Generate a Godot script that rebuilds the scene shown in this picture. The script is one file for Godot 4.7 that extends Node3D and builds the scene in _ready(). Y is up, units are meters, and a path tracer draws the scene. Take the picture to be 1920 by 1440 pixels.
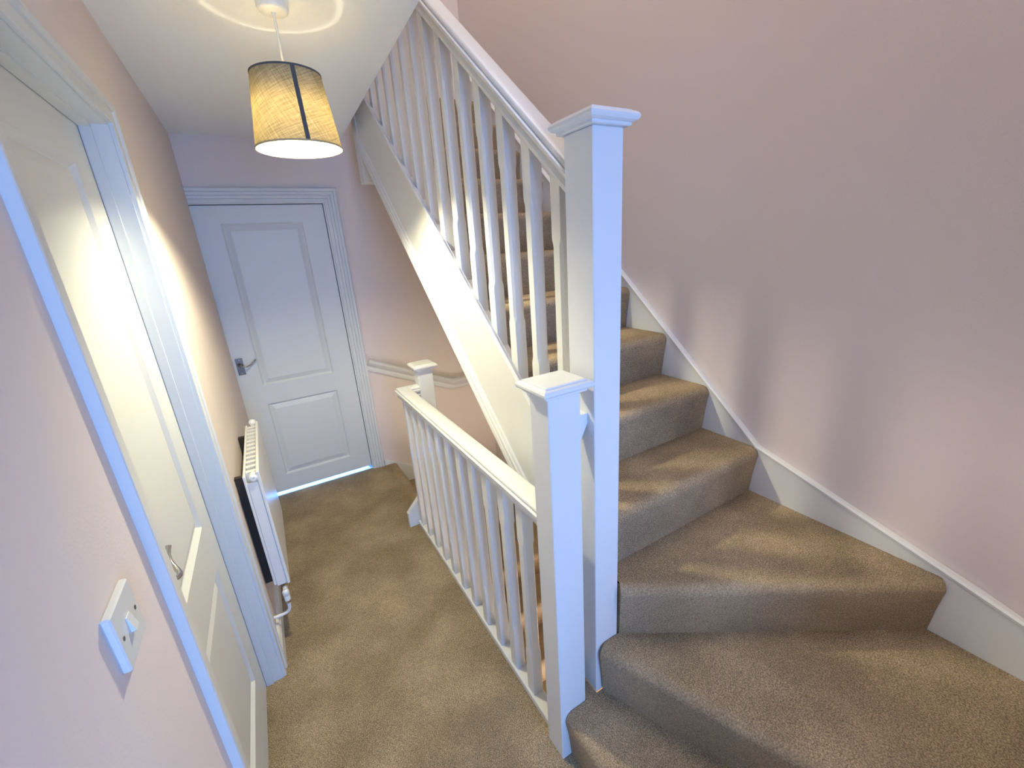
extends Node3D

# ---------------------------------------------------------------- shared values
const WALL_L := -0.255      # left wall face
const WALL_R := 1.605       # right wall face
const WALL_E := -3.25       # end wall face
const WALL_B := 0.12        # back wall face (behind the camera)
const CEIL := 2.36
const RISE := 0.2
const GOING := 0.238

var used := {}
var M := {}

func _ready():
	# ---------------- camera
	var cam := Camera3D.new()
	cam.name = "camera"
	cam.keep_aspect = Camera3D.KEEP_HEIGHT
	cam.fov = rad_to_deg(2.0 * atan(720.0 / 790.648))
	cam.near = 0.02
	cam.far = 60.0
	cam.transform = Transform3D(camera_basis(0.313745349, -0.512275194, -0.0700941487), Vector3(0, 1.63, 0))
	add_child(cam)
	cam.current = true
	# ---------------- sky, exposure
	var env := Environment.new()
	env.background_mode = Environment.BG_COLOR
	env.background_color = Color(0.62, 0.76, 1.0)
	env.background_energy_multiplier = 1.0
	env.ambient_light_source = Environment.AMBIENT_SOURCE_DISABLED
	env.tonemap_mode = Environment.TONE_MAPPER_LINEAR
	env.tonemap_exposure = 2.0
	env.sdfgi_enabled = true
	env.ssao_enabled = true
	env.ssil_enabled = true
	var we := WorldEnvironment.new()
	we.name = "world_environment"
	we.environment = env
	add_child(we)
	# ---------------- daylight through the windows, and added fill lights
	area("daylight_back_window", Vector3(0.2, 1.2, 2.05), Vector3(0.2, 1.2, 0.0), Vector2(1.0, 2.0), Color(0.47, 0.68, 1.0), 3.8)
	area("fill_light_winders", Vector3(1.1, 0.95, 0.10), Vector3(1.05, 0.5, -1.3), Vector2(0.6, 0.5), Color(1.0, 0.95, 0.90), 0.11)  # added fill for the winders and risers; the wall has no window here
	area("fill_light_above_stairs", Vector3(1.1, 4.85, -1.1), Vector3(1.1, 0.0, -1.0), Vector2(0.9, 1.8), Color(1.0, 0.97, 0.94), 1.8)  # added fill from above the flight; the ceiling has no opening
	area("fill_light_stairwell", Vector3(1.1, -1.1, -0.84), Vector3(1.05, 0.2, -3.0), Vector2(0.8, 1.2), Color(1.0, 0.95, 0.9), 1.7)  # unseen fill added in the well to brighten the end wall
	area("daylight_far_room_window", Vector3(0.1, 1.0, -4.75), Vector3(0.1, 0.0, -3.3), Vector2(1.2, 1.2), Color(0.33, 0.6, 1.0), 22.0)
	# ---------------- the place
	materials()
	shell()
	left_door()
	end_door()
	trims()
	upper_stairs()
	upper_balustrade()
	landing_balustrade()
	lower_stairs()
	wall_handrail()
	pendant()
	radiator()
	light_switch()

# ---------------------------------------------------------------- helpers
func camera_basis(rx: float, ry: float, rz: float) -> Basis:
	var bx := Basis(Vector3(1, 0, 0), rx)
	var by := Basis(Vector3(0, 1, 0), ry)
	var bz := Basis(Vector3(0, 0, 1), rz)
	var r := bz * bx * by                       # world (x right, y down, z ahead) -> camera
	var rt := r.transposed()
	var right := rt * Vector3(1, 0, 0)
	var down := rt * Vector3(0, 1, 0)
	var ahead := rt * Vector3(0, 0, 1)
	var f := func(v: Vector3) -> Vector3: return Vector3(v.x, -v.y, -v.z)
	return Basis(f.call(right), -f.call(down), -f.call(ahead))

func area(called: String, at: Vector3, to: Vector3, size: Vector2, c: Color, e: float):
	var l := AreaLight3D.new()
	l.name = called
	l.area_size = size
	l.light_color = c
	l.light_energy = e
	l.shadow_enabled = true
	add_child(l)
	l.look_at_from_position(at, to)

func numbered(called: String) -> String:
	if not used.has(called):
		used[called] = 0
		return called
	used[called] += 1
	return "%s_%03d" % [called, used[called]]

func begin() -> SurfaceTool:
	var st := SurfaceTool.new()
	st.begin(Mesh.PRIMITIVE_TRIANGLES)
	return st

func obj(called: String, st: SurfaceTool, m: Material, parent: Node = null) -> MeshInstance3D:
	var o := MeshInstance3D.new()
	o.mesh = st.commit()
	o.material_override = m
	put(called, o, parent)
	return o

func put(called: String, o: Node3D, parent: Node = null):
	if parent == null:
		o.name = numbered(called)
		add_child(o)
	else:
		o.name = called
		parent.add_child(o, true)
		if o.name != called:
			var n := 1
			while parent.has_node("%s_%03d" % [called, n]):
				n += 1
			o.name = "%s_%03d" % [called, n]

func thing(called: String, label: String, category: String, at := Vector3.ZERO, kind := "") -> Node3D:
	var o := Node3D.new()
	o.name = numbered(called)
	add_child(o)
	o.position = at
	tag(o, label, category, kind)
	return o

func tag(o: Node, label: String, category: String, kind := ""):
	o.set_meta("label", label)
	o.set_meta("category", category)
	if kind:
		o.set_meta("kind", kind)

func tri(st: SurfaceTool, a: Vector3, b: Vector3, c: Vector3, out: Vector3):
	# one flat triangle whose front looks along out
	var n := (c - a).cross(b - a)
	if n.length_squared() < 1e-16:
		return
	if n.dot(out) < 0.0:
		var t := b
		b = c
		c = t
		n = -n
	n = n.normalized()
	for p in [a, b, c]:
		st.set_normal(n)
		st.add_vertex(p)

func quad(st: SurfaceTool, a: Vector3, b: Vector3, c: Vector3, d: Vector3, out: Vector3):
	tri(st, a, b, c, out)
	tri(st, a, c, d, out)

func quad_n(st: SurfaceTool, p: Array, n: Array):
	# a quad with a normal for each corner
	var g: Vector3 = (p[2] - p[0]).cross(p[1] - p[0])
	if g.length_squared() < 1e-18:
		g = (p[3] - p[0]).cross(p[2] - p[0])
	var order := [0, 1, 2, 0, 2, 3]
	if g.dot(n[0] + n[1] + n[2] + n[3]) < 0.0:
		order = [0, 2, 1, 0, 3, 2]
	for k in order:
		st.set_normal(n[k])
		st.add_vertex(p[k])

func box(st: SurfaceTool, lo: Vector3, hi: Vector3):
	var a := lo
	var b := hi
	quad(st, Vector3(a.x, a.y, a.z), Vector3(a.x, b.y, a.z), Vector3(a.x, b.y, b.z), Vector3(a.x, a.y, b.z), Vector3.LEFT)
	quad(st, Vector3(b.x, a.y, a.z), Vector3(b.x, b.y, a.z), Vector3(b.x, b.y, b.z), Vector3(b.x, a.y, b.z), Vector3.RIGHT)
	quad(st, Vector3(a.x, a.y, a.z), Vector3(b.x, a.y, a.z), Vector3(b.x, a.y, b.z), Vector3(a.x, a.y, b.z), Vector3.DOWN)
	quad(st, Vector3(a.x, b.y, a.z), Vector3(b.x, b.y, a.z), Vector3(b.x, b.y, b.z), Vector3(a.x, b.y, b.z), Vector3.UP)
	quad(st, Vector3(a.x, a.y, a.z), Vector3(b.x, a.y, a.z), Vector3(b.x, b.y, a.z), Vector3(a.x, b.y, a.z), Vector3.FORWARD)
	quad(st, Vector3(a.x, a.y, b.z), Vector3(b.x, a.y, b.z), Vector3(b.x, b.y, b.z), Vector3(a.x, b.y, b.z), Vector3.BACK)

func cbox(st: SurfaceTool, lo: Vector3, hi: Vector3, c: float):
	# a box whose twelve edges are chamfered by c
	var o := (lo + hi) / 2.0
	var h := (hi - lo) / 2.0
	var v := func(s: Vector3, axis: int) -> Vector3:
		var q := Vector3(s.x * h.x, s.y * h.y, s.z * h.z)
		for k in 3:
			if k != axis:
				q[k] -= s[k] * c
		return o + q
	for axis in 3:
		var u := (axis + 1) % 3
		var w := (axis + 2) % 3
		for s in [-1.0, 1.0]:
			var q := []
			for e in [[-1, -1], [1, -1], [1, 1], [-1, 1]]:
				var sg := Vector3.ZERO
				sg[axis] = s
				sg[u] = e[0]
				sg[w] = e[1]
				q.append(v.call(sg, axis))
			var out := Vector3.ZERO
			out[axis] = s
			quad(st, q[0], q[1], q[2], q[3], out)
		# edges along this axis
		for e in [[-1, -1], [1, -1], [1, 1], [-1, 1]]:
			var s0 := Vector3.ZERO
			s0[u] = e[0]
			s0[w] = e[1]
			var s1 := s0
			s0[axis] = -1
			s1[axis] = 1
			var out := Vector3.ZERO
			out[u] = e[0]
			out[w] = e[1]
			quad(st, v.call(s0, u), v.call(s1, u), v.call(s1, w), v.call(s0, w), out)
	for sx in [-1, 1]:
		for sy in [-1, 1]:
			for sz in [-1, 1]:
				var s := Vector3(sx, sy, sz)
				tri(st, v.call(s, 0), v.call(s, 1), v.call(s, 2), s)

func flat_poly(st: SurfaceTool, pts: PackedVector2Array, to3: Callable, out: Vector3):
	var idx := Geometry2D.triangulate_polygon(pts)
	for k in range(0, idx.size(), 3):
		tri(st, to3.call(pts[idx[k]]), to3.call(pts[idx[k + 1]]), to3.call(pts[idx[k + 2]]), out)

func prism(st: SurfaceTool, pts: PackedVector2Array, axis: int, lo: float, hi: float):
	# a polygon pushed along an axis; for axis 0 a point is (z, y), for 1 (x, z), for 2 (x, y)
	var to := func(p: Vector2, t: float) -> Vector3:
		return Vector3(t, p.y, p.x) if axis == 0 else Vector3(p.x, t, p.y) if axis == 1 else Vector3(p.x, p.y, t)
	var along := Vector3.ZERO
	along[axis] = 1.0
	flat_poly(st, pts, func(p): return to.call(p, lo), -along)
	flat_poly(st, pts, func(p): return to.call(p, hi), along)
	var cw := Geometry2D.is_polygon_clockwise(pts)
	for k in pts.size():
		var p := pts[k]
		var q := pts[(k + 1) % pts.size()]
		var d := q - p
		var n := Vector2(d.y, -d.x) if not cw else Vector2(-d.y, d.x)
		var out: Vector3 = to.call(n, 0.0)
		quad(st, to.call(p, lo), to.call(q, lo), to.call(q, hi), to.call(p, hi), out)

func path_sweep(st: SurfaceTool, path: Array, profile: Array, closed: bool, to3: Callable, caps := false):
	# a profile of (offset to the left of the path, height) carried along a path in a plane, mitred at its corners
	var n := path.size()
	var rows := []
	for i in n:
		var p: Vector2 = path[i]
		var a: Vector2 = path[(i - 1 + n) % n] if closed or i > 0 else p
		var b: Vector2 = path[(i + 1) % n] if closed or i < n - 1 else p
		var d1 := (p - a).normalized() if a != p else (b - p).normalized()
		var d2 := (b - p).normalized() if b != p else d1
		var n1 := Vector2(-d1.y, d1.x)
		var n2 := Vector2(-d2.y, d2.x)
		var m := (n1 + n2).normalized()
		m /= maxf(0.2, m.dot(n1))
		var row := []
		for q in profile:
			var f: Vector2 = p + m * q.x
			row.append(to3.call(f.x, f.y, q.y))
		rows.append(row)
	for i in (n if closed else n - 1):
		var r0: Array = rows[i]
		var r1: Array = rows[(i + 1) % n]
		for k in profile.size() - 1:
			var e: Vector2 = profile[k + 1] - profile[k]
			var d: Vector2 = (path[(i + 1) % n] - path[i]).normalized()
			var nl := Vector2(-d.y, d.x)
			# the outside of a profile drawn from left to right along its offset is up
			var o2 := Vector2(-e.y, e.x)
			var base: Vector3 = to3.call(0.0, 0.0, 0.0)
			var out: Vector3 = to3.call(nl.x * o2.x, nl.y * o2.x, o2.y) - base
			quad(st, r0[k], r0[k + 1], r1[k + 1], r1[k], out)
	if caps and not closed:
		for i in [0, n - 1]:
			var d: Vector2 = (path[1] - path[0]) if i == 0 else (path[n - 2] - path[n - 1])
			var out: Vector3 = to3.call(-d.x, -d.y, 0.0) - to3.call(0.0, 0.0, 0.0)
			var pv := PackedVector2Array(profile)
			var idx := Geometry2D.triangulate_polygon(pv)
			for k in range(0, idx.size(), 3):
				tri(st, rows[i][idx[k]], rows[i][idx[k + 1]], rows[i][idx[k + 2]], out)

func rail_sweep(st: SurfaceTool, profile: Array, a: Vector3, b: Vector3, side: Vector3, up: Vector3, cut_a := Vector3.ZERO, cut_b := Vector3.ZERO, soft := true):
	# a closed profile (side, up) from a to b; cut_* are the normals of the planes that end it
	var d := (b - a).normalized()
	var n := profile.size()
	var ca := cut_a if cut_a != Vector3.ZERO else d
	var cb := cut_b if cut_b != Vector3.ZERO else d
	var pa := []
	var pb := []
	var nn := []
	for k in n:
		var q: Vector2 = profile[k]
		var o := side * q.x + up * q.y
		pa.append(a + o - d * (o.dot(ca) / d.dot(ca)))
		pb.append(b + o - d * (o.dot(cb) / d.dot(cb)))
		var e0: Vector2 = (q - profile[(k - 1 + n) % n]).normalized()
		var e1: Vector2 = (profile[(k + 1) % n] - q).normalized()
		nn.append([Vector2(e0.y, -e0.x), Vector2(e1.y, -e1.x)])
	for k in n:
		var j := (k + 1) % n
		var fn: Vector2 = nn[k][1]
		var n0: Vector2 = fn
		var n1: Vector2 = fn
		if soft:
			if nn[k][0].dot(nn[k][1]) > 0.75:
				n0 = (nn[k][0] + nn[k][1]).normalized()
			if nn[j][0].dot(nn[j][1]) > 0.75:
				n1 = (nn[j][0] + nn[j][1]).normalized()
		var v0 := (side * n0.x + up * n0.y).normalized()
		var v1 := (side * n1.x + up * n1.y).normalized()
		quad_n(st, [pa[k], pa[j], pb[j], pb[k]], [v0, v1, v1, v0])
	var idx := Geometry2D.triangulate_polygon(PackedVector2Array(profile))
	for k in range(0, idx.size(), 3):
		tri(st, pa[idx[k]], pa[idx[k + 1]], pa[idx[k + 2]], -d)
		tri(st, pb[idx[k]], pb[idx[k + 1]], pb[idx[k + 2]], d)

func lathe(st: SurfaceTool, profile: Array, seg: int, at: Vector3, axis := Vector3.UP, soft := true):
	# profile of (radius, height) turned about an axis through at
	var u := axis.cross(Vector3(0.3, 0.1, 0.9)).normalized()
	var w := axis.cross(u).normalized()
	for k in profile.size() - 1:
		var p: Vector2 = profile[k]
		var q: Vector2 = profile[k + 1]
		var e := (q - p).normalized()
		var fn := Vector2(e.y, -e.x)
		var n0 := fn
		var n1 := fn
		if soft:
			if k > 0:
				var e0: Vector2 = (p - profile[k - 1]).normalized()
				var f0 := Vector2(e0.y, -e0.x)
				if f0.dot(fn) > 0.6:
					n0 = (f0 + fn).normalized()
			if k < profile.size() - 2:
				var e2: Vector2 = (profile[k + 2] - q).normalized()
				var f2 := Vector2(e2.y, -e2.x)
				if f2.dot(fn) > 0.6:
					n1 = (f2 + fn).normalized()
		for i in seg:
			var t0 := TAU * i / seg
			var t1 := TAU * (i + 1) / seg
			var d0 := u * cos(t0) + w * sin(t0)
			var d1 := u * cos(t1) + w * sin(t1)
			quad_n(st, [at + d0 * p.x + axis * p.y, at + d1 * p.x + axis * p.y, at + d1 * q.x + axis * q.y, at + d0 * q.x + axis * q.y],
				[d0 * n0.x + axis * n0.y, d1 * n0.x + axis * n0.y, d1 * n1.x + axis * n1.y, d0 * n1.x + axis * n1.y])

func ball(st: SurfaceTool, at: Vector3, r: float, seg := 16, flat := 1.0):
	var p := []
	for k in 13:
		var t := -PI / 2 + PI * k / 12
		p.append(Vector2(r * cos(t), r * sin(t) * flat))
	lathe(st, p, seg, at)

func tube(st: SurfaceTool, pts: Array, r: float, seg := 10):
	var rings := []
	var u := Vector3.ZERO
	for i in pts.size():
		var d: Vector3 = (pts[mini(i + 1, pts.size() - 1)] - pts[maxi(i - 1, 0)]).normalized()
		if u == Vector3.ZERO:
			u = d.cross(Vector3(0.31, 0.95, 0.1)).normalized()
		u = (u - d * u.dot(d)).normalized()
		var w := d.cross(u)
		var ring := []
		for k in seg:
			ring.append(u * cos(TAU * k / seg) + w * sin(TAU * k / seg))
		rings.append(ring)
	for i in pts.size() - 1:
		for k in seg:
			var j := (k + 1) % seg
			quad_n(st, [pts[i] + rings[i][k] * r, pts[i] + rings[i][j] * r, pts[i + 1] + rings[i + 1][j] * r, pts[i + 1] + rings[i + 1][k] * r],
				[rings[i][k], rings[i][j], rings[i + 1][j], rings[i + 1][k]])
	for i in [0, pts.size() - 1]:
		var out: Vector3 = (pts[0] - pts[1]) if i == 0 else (pts[i] - pts[i - 1])
		for k in seg:
			tri(st, pts[i], pts[i] + rings[i][k] * r, pts[i] + rings[i][(k + 1) % seg] * r, out)

# ---------------------------------------------------------------- materials
func grain_image(size: int, seed_: int, lo: float, hi: float, tuft: float, mottle: float, soft := 0.55, speck := 0.0) -> Image:
	# speckle of tufts over a soft mottle, wrapping round at the edges
	var n := FastNoiseLite.new()
	n.seed = seed_
	n.noise_type = FastNoiseLite.TYPE_SIMPLEX
	n.frequency = tuft
	n.fractal_octaves = 2
	var a: Image = n.get_seamless_image(size, size, false, false, 0.1, true)
	var n2 := FastNoiseLite.new()
	n2.seed = seed_ + 7
	n2.frequency = mottle
	n2.fractal_octaves = 3
	var b: Image = n2.get_seamless_image(size, size, false, false, 0.1, true)
	a.convert(Image.FORMAT_L8)
	b.convert(Image.FORMAT_L8)
	var da := a.get_data()
	var db := b.get_data()
	var out := PackedByteArray()
	out.resize(size * size * 3)
	var rng := RandomNumberGenerator.new()
	rng.seed = seed_
	for k in size * size:
		var v := lo + (hi - lo) * clampf(0.5 + (da[k] / 255.0 - 0.5) * (1.0 - speck) + (rng.randf() - 0.5) * speck + (db[k] / 255.0 - 0.5) * soft, 0.0, 1.0)
		var c := int(clampf(v, 0.0, 1.0) * 255.0)
		out[k * 3] = c
		out[k * 3 + 1] = c
		out[k * 3 + 2] = c
	return Image.create_from_data(size, size, false, Image.FORMAT_RGB8, out)

func paint(c: Color, rough: float, spec := 0.5) -> StandardMaterial3D:
	var m := StandardMaterial3D.new()
	m.albedo_color = c
	m.roughness = rough
	m.metallic_specular = spec
	return m

func bumpy(m: StandardMaterial3D, tex: Texture2D, scale: float, cm: float):
	m.heightmap_enabled = true
	m.heightmap_texture = tex
	m.heightmap_scale = cm
	m.uv1_triplanar = true
	m.uv1_world_triplanar = true
	m.uv1_scale = Vector3.ONE * scale

func materials():
	var plaster := ImageTexture.create_from_image(grain_image(512, 3, 0.3, 0.7, 0.11, 0.03))
	M.wall = paint(Color8(230, 217, 212), 0.9, 0.25)
	bumpy(M.wall, plaster, 2.2, 0.035)
	M.ceiling = paint(Color8(246, 247, 244), 0.92, 0.2)
	bumpy(M.ceiling, plaster, 2.2, 0.03)
	M.gloss = paint(Color8(224, 224, 222), 0.34)
	M.door = paint(Color8(219, 221, 219), 0.42)
	M.skirt = paint(Color8(230, 231, 228), 0.4)
	M.plastic = paint(Color8(228, 229, 226), 0.3)
	M.rad = paint(Color8(234, 233, 228), 0.32)
	# carpet: speckled tufts, and a broad mottle from feet and the vacuum cleaner
	var pile := ImageTexture.create_from_image(grain_image(512, 21, 0.36, 1.0, 0.13, 0.03, 0.12, 0.5))
	var worn := ImageTexture.create_from_image(grain_image(256, 44, 0.83, 1.0, 0.012, 0.05, 0.3))
	var c := StandardMaterial3D.new()
	c.albedo_color = Color8(250, 220, 177)
	c.albedo_texture = pile
	c.uv1_triplanar = true
	c.uv1_world_triplanar = true
	c.uv1_scale = Vector3.ONE * 2.3
	c.roughness = 1.0
	c.specular_mode = BaseMaterial3D.SPECULAR_DISABLED
	c.rim_enabled = true
	c.rim = 0.35
	c.rim_tint = 0.6
	c.heightmap_enabled = true
	c.heightmap_texture = pile
	c.heightmap_scale = 0.5
	c.detail_enabled = true
	c.detail_blend_mode = BaseMaterial3D.BLEND_MODE_MUL
	c.detail_albedo = worn
	c.detail_uv_layer = BaseMaterial3D.DETAIL_UV_2
	c.uv2_triplanar = true
	c.uv2_world_triplanar = true
	c.uv2_scale = Vector3.ONE * 0.9
	M.carpet = c
	M.chrome = paint(Color8(190, 188, 184), 0.22)
	M.chrome.metallic = 1.0
	M.satin = paint(Color8(128, 116, 108), 0.38)
	M.satin.metallic = 0.9
	M.alu = paint(Color8(214, 220, 226), 0.5)
	M.alu.metallic = 0.3
	M.dark = paint(Color8(48, 42, 38), 0.8)  # for the radiator brackets; stands in for shade behind the panel
	M.trim_tape = paint(Color8(92, 93, 94), 0.9, 0.2)
	M.cable = paint(Color8(226, 226, 218), 0.4)
	M.screw = paint(Color8(120, 118, 112), 0.4)
	M.screw.metallic = 0.8
	M.bulb = paint(Color8(255, 250, 235), 0.4)
	M.bulb.emission_enabled = true
	M.bulb.emission = Color8(255, 246, 214)
	M.bulb.emission_energy_multiplier = 5.0
	# linen of the lamp shade: a weave of warp and weft with slubs
	var size := 512
	var w := PackedByteArray()
	w.resize(size * size * 3)
	var rng := RandomNumberGenerator.new()
	rng.seed = 5
	var warp := PackedFloat32Array()
	var weft := PackedFloat32Array()
	for k in size:
		warp.append(rng.randf())
		weft.append(rng.randf())
	var sl := FastNoiseLite.new()
	sl.seed = 9
	sl.frequency = 0.02
	for y in size:
		for x in size:
			var s1 := sl.get_noise_2d(x * 4.0, y * 0.35)
			var s2 := sl.get_noise_2d(x * 0.35 + 900.0, y * 4.0)
			var v := 0.74 + 0.14 * (warp[x] - 0.5) + 0.14 * (weft[y] - 0.5) + 0.09 * s1 + 0.09 * s2
			if (x / 2 + y / 2) % 2 == 0:
				v -= 0.05
			v = clampf(v, 0.35, 1.0)
			var at := (y * size + x) * 3
			w[at] = int(v * 255)
			w[at + 1] = int(clampf(v - 0.01, 0, 1) * 255)
			w[at + 2] = int(clampf(v - 0.03, 0, 1) * 255)
	var lin := StandardMaterial3D.new()
	lin.albedo_color = Color8(226, 210, 172)
	lin.albedo_texture = ImageTexture.create_from_image(Image.create_from_data(size, size, false, Image.FORMAT_RGB8, w))
	lin.uv1_triplanar = false
	lin.roughness = 0.95
	lin.metallic_specular = 0.15
	lin.cull_mode = BaseMaterial3D.CULL_DISABLED
	lin.backlight_enabled = true
	lin.backlight = Color(0.22, 0.20, 0.145)
	M.linen = lin

# ---------------------------------------------------------------- the room
func struct(called: String, st: SurfaceTool, m: Material, label: String, category: String) -> MeshInstance3D:
	var o := obj(called, st, m)
	tag(o, label, category, "structure")
	return o

func shell():
	# floor: the carpeted landing round the stairwell
	var st := begin()
	box(st, Vector3(-0.42, -0.25, -3.4), Vector3(0.60, 0.0, 2.4))
	box(st, Vector3(0.60, -0.25, -0.80), Vector3(1.75, 0.0, 2.4))
	struct("floor", st, M.carpet, "brown carpeted landing floor beside the white balustrade", "floor")
	st = begin()
	box(st, Vector3(-0.42, -0.25, -5.0), Vector3(1.75, -0.002, -3.4))
	struct("floor", st, M.carpet, "floor of the room behind the closed end door", "floor")
	st = begin()
	box(st, Vector3(0.4, -2.9, -3.4), Vector3(1.75, -2.7, 0.2))
	struct("floor", st, M.carpet, "floor at the foot of the descending stairs", "floor")
	# ceiling over the landing, ending at the stairwell
	st = begin()
	var e0 := 0.603 + (WALL_B + 1.476) * -0.0277
	prism(st, PackedVector2Array([Vector2(WALL_L, WALL_E), Vector2(0.652, WALL_E), Vector2(e0, WALL_B), Vector2(e0, 0.18), Vector2(WALL_R, 0.18), Vector2(WALL_R, 2.3), Vector2(WALL_L, 2.3)]), 1, CEIL, CEIL + 0.22)
	struct("ceiling", st, M.ceiling, "white ceiling over the landing with a lamp hanging from it", "ceiling")
	st = begin()
	box(st, Vector3(-0.42, 4.9, -3.4), Vector3(1.75, 5.0, 2.4))
	struct("ceiling", st, M.ceiling, "high ceiling above the upper flight of stairs", "ceiling")
	# left wall with its doorway
	st = begin()
	var x0 := -0.40
	box(st, Vector3(x0, -0.25, -3.25), Vector3(WALL_L, 4.9, -1.668))
	box(st, Vector3(x0, 2.032, -1.668), Vector3(WALL_L, 4.9, -0.852))
	box(st, Vector3(x0, -0.25, -0.852), Vector3(WALL_L, 4.9, 2.4))
	box(st, Vector3(x0 - 0.03, -0.25, -1.8), Vector3(x0, 2.2, -0.7))
	struct("wall_left", st, M.wall, "pale pink wall with the near white door and light switch", "wall")
	# end wall with its doorway
	st = begin()
	box(st, Vector3(-0.42, -0.25, -3.37), Vector3(-0.30, 4.9, WALL_E))
	box(st, Vector3(-0.30, 2.005, -3.37), Vector3(0.497, 4.9, WALL_E))
	box(st, Vector3(0.497, -2.9, -3.37), Vector3(1.75, 4.9, WALL_E))
	struct("wall_end", st, M.wall, "pale pink wall at the far end round the closed door", "wall")
	st = begin()
	box(st, Vector3(WALL_R, -2.9, -3.25), Vector3(1.75, 4.9, 2.4))
	struct("wall_right", st, M.wall, "tall pink wall rising beside the carpeted stairs", "wall")
	# back wall: a doorway to a bright room behind the photographer
	st = begin()
	box(st, Vector3(WALL_L, 0.0, WALL_B), Vector3(-0.235, 2.36, 0.18))
	box(st, Vector3(-0.235, 2.05, WALL_B), Vector3(0.95, 2.36, 0.18))
	box(st, Vector3(0.56, 0.0, WALL_B), Vector3(0.95, 0.70, 0.18))  # opening above this widened over the steps to let in more light
	box(st, Vector3(0.56, 2.36, WALL_B), Vector3(0.95, 4.9, 0.18))
	box(st, Vector3(0.95, 0.0, WALL_B), Vector3(WALL_R, 4.9, 0.18))
	struct("wall_back", st, M.wall, "pink wall with an open doorway behind the camera", "wall")
	# the far side of that room, and upstairs, each with a window opening
	st = begin()
	for w in [[0.0, 0.85, 2.15, 2.36], [2.58, 3.6, 4.8, 4.9]]:
		box(st, Vector3(WALL_L, w[0], 2.3), Vector3(WALL_R, w[1], 2.4))
		box(st, Vector3(WALL_L, w[2], 2.3), Vector3(WALL_R, w[3], 2.4))
		box(st, Vector3(0.8, w[1], 2.3), Vector3(WALL_R, w[2], 2.4))
	struct("wall_outer", st, M.wall, "outside wall with window openings behind the camera", "wall")
	# the well of the lower flight, below the landing
	st = begin()
	box(st, Vector3(0.56, -2.7, -2.33), Vector3(0.60, -0.25, -0.8))
	box(st, Vector3(0.56, -2.7, -3.25), Vector3(0.60, -0.25, -2.33))
	box(st, Vector3(0.56, -2.7, -0.8), Vector3(WALL_R, -0.25, -0.76))
	struct("wall_stairwell", st, M.wall, "wall of the stairwell below the landing balustrade", "wall")
	# the room behind the end door
	st = begin()
	box(st, Vector3(-0.5, -0.25, -5.0), Vector3(-0.42, 2.4, -3.37))
	box(st, Vector3(1.0, -0.002, -5.0), Vector3(1.08, 2.4, -3.37))
	box(st, Vector3(-0.5, 0.0, -5.0), Vector3(1.08, 2.4, -4.92))
	box(st, Vector3(-0.5, 2.4, -5.0), Vector3(1.08, 2.5, -3.37))
	struct("wall_far_room", st, M.ceiling, "white walls of the room behind the end door", "wall")

# ---------------------------------------------------------------- doors
func panel_profile() -> Array:
	return [Vector2(0.0, 0.0), Vector2(0.003, -0.004), Vector2(0.010, -0.013), Vector2(0.013, -0.0145), Vector2(0.016, -0.0135), Vector2(0.044, -0.0040), Vector2(0.050, -0.0035)]

func door_panel(parent: Node, u0: float, u1: float, v0: float, v1: float, to3: Callable, m: Material):
	var st := begin()
	# the moulded ring, walked so that the inside lies to the left
	path_sweep(st, [Vector2(u0, v0), Vector2(u1, v0), Vector2(u1, v1), Vector2(u0, v1)], panel_profile(), true, to3)
	var g := 0.050
	var out: Vector3 = to3.call(0.0, 0.0, 1.0) - to3.call(0.0, 0.0, 0.0)
	quad(st, to3.call(u0 + g, v0 + g, -0.0035), to3.call(u1 - g, v0 + g, -0.0035), to3.call(u1 - g, v1 - g, -0.0035), to3.call(u0 + g, v1 - g, -0.0035), out)
	obj("door_panel", st, m, parent)

func door_leaf(parent: Node, u0: float, u1: float, v0: float, v1: float, pan: Array, thick: float, to3: Callable, m: Material):
	# stiles and rails round the panels, and a back
	var st := begin()
	var o: Vector3 = to3.call(0.0, 0.0, 0.0)
	var out: Vector3 = to3.call(0.0, 0.0, 1.0) - o
	var ex: Vector3 = to3.call(1.0, 0.0, 0.0) - o
	var ey: Vector3 = to3.call(0.0, 1.0, 0.0) - o
	var q := func(a0, b0, a1, b1): quad(st, to3.call(a0, b0, 0.0), to3.call(a1, b0, 0.0), to3.call(a1, b1, 0.0), to3.call(a0, b1, 0.0), out)
	var pu0: float = pan[0][0]
	var pu1: float = pan[0][1]
	q.call(u0, v0, pu0, v1)
	q.call(pu1, v0, u1, v1)
	var y := v0
	for p in pan:
		q.call(pu0, y, pu1, p[2])
		y = p[3]
	q.call(pu0, y, pu1, v1)
	quad(st, to3.call(u0, v0, -thick), to3.call(u1, v0, -thick), to3.call(u1, v1, -thick), to3.call(u0, v1, -thick), -out)
	quad(st, to3.call(u0, v0, 0), to3.call(u0, v1, 0), to3.call(u0, v1, -thick), to3.call(u0, v0, -thick), -ex)
	quad(st, to3.call(u1, v0, 0), to3.call(u1, v1, 0), to3.call(u1, v1, -thick), to3.call(u1, v0, -thick), ex)
	quad(st, to3.call(u0, v0, 0), to3.call(u1, v0, 0), to3.call(u1, v0, -thick), to3.call(u0, v0, -thick), -ey)
	quad(st, to3.call(u0, v1, 0), to3.call(u1, v1, 0), to3.call(u1, v1, -thick), to3.call(u0, v1, -thick), ey)
	obj("door_leaf", st, m, parent)

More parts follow.
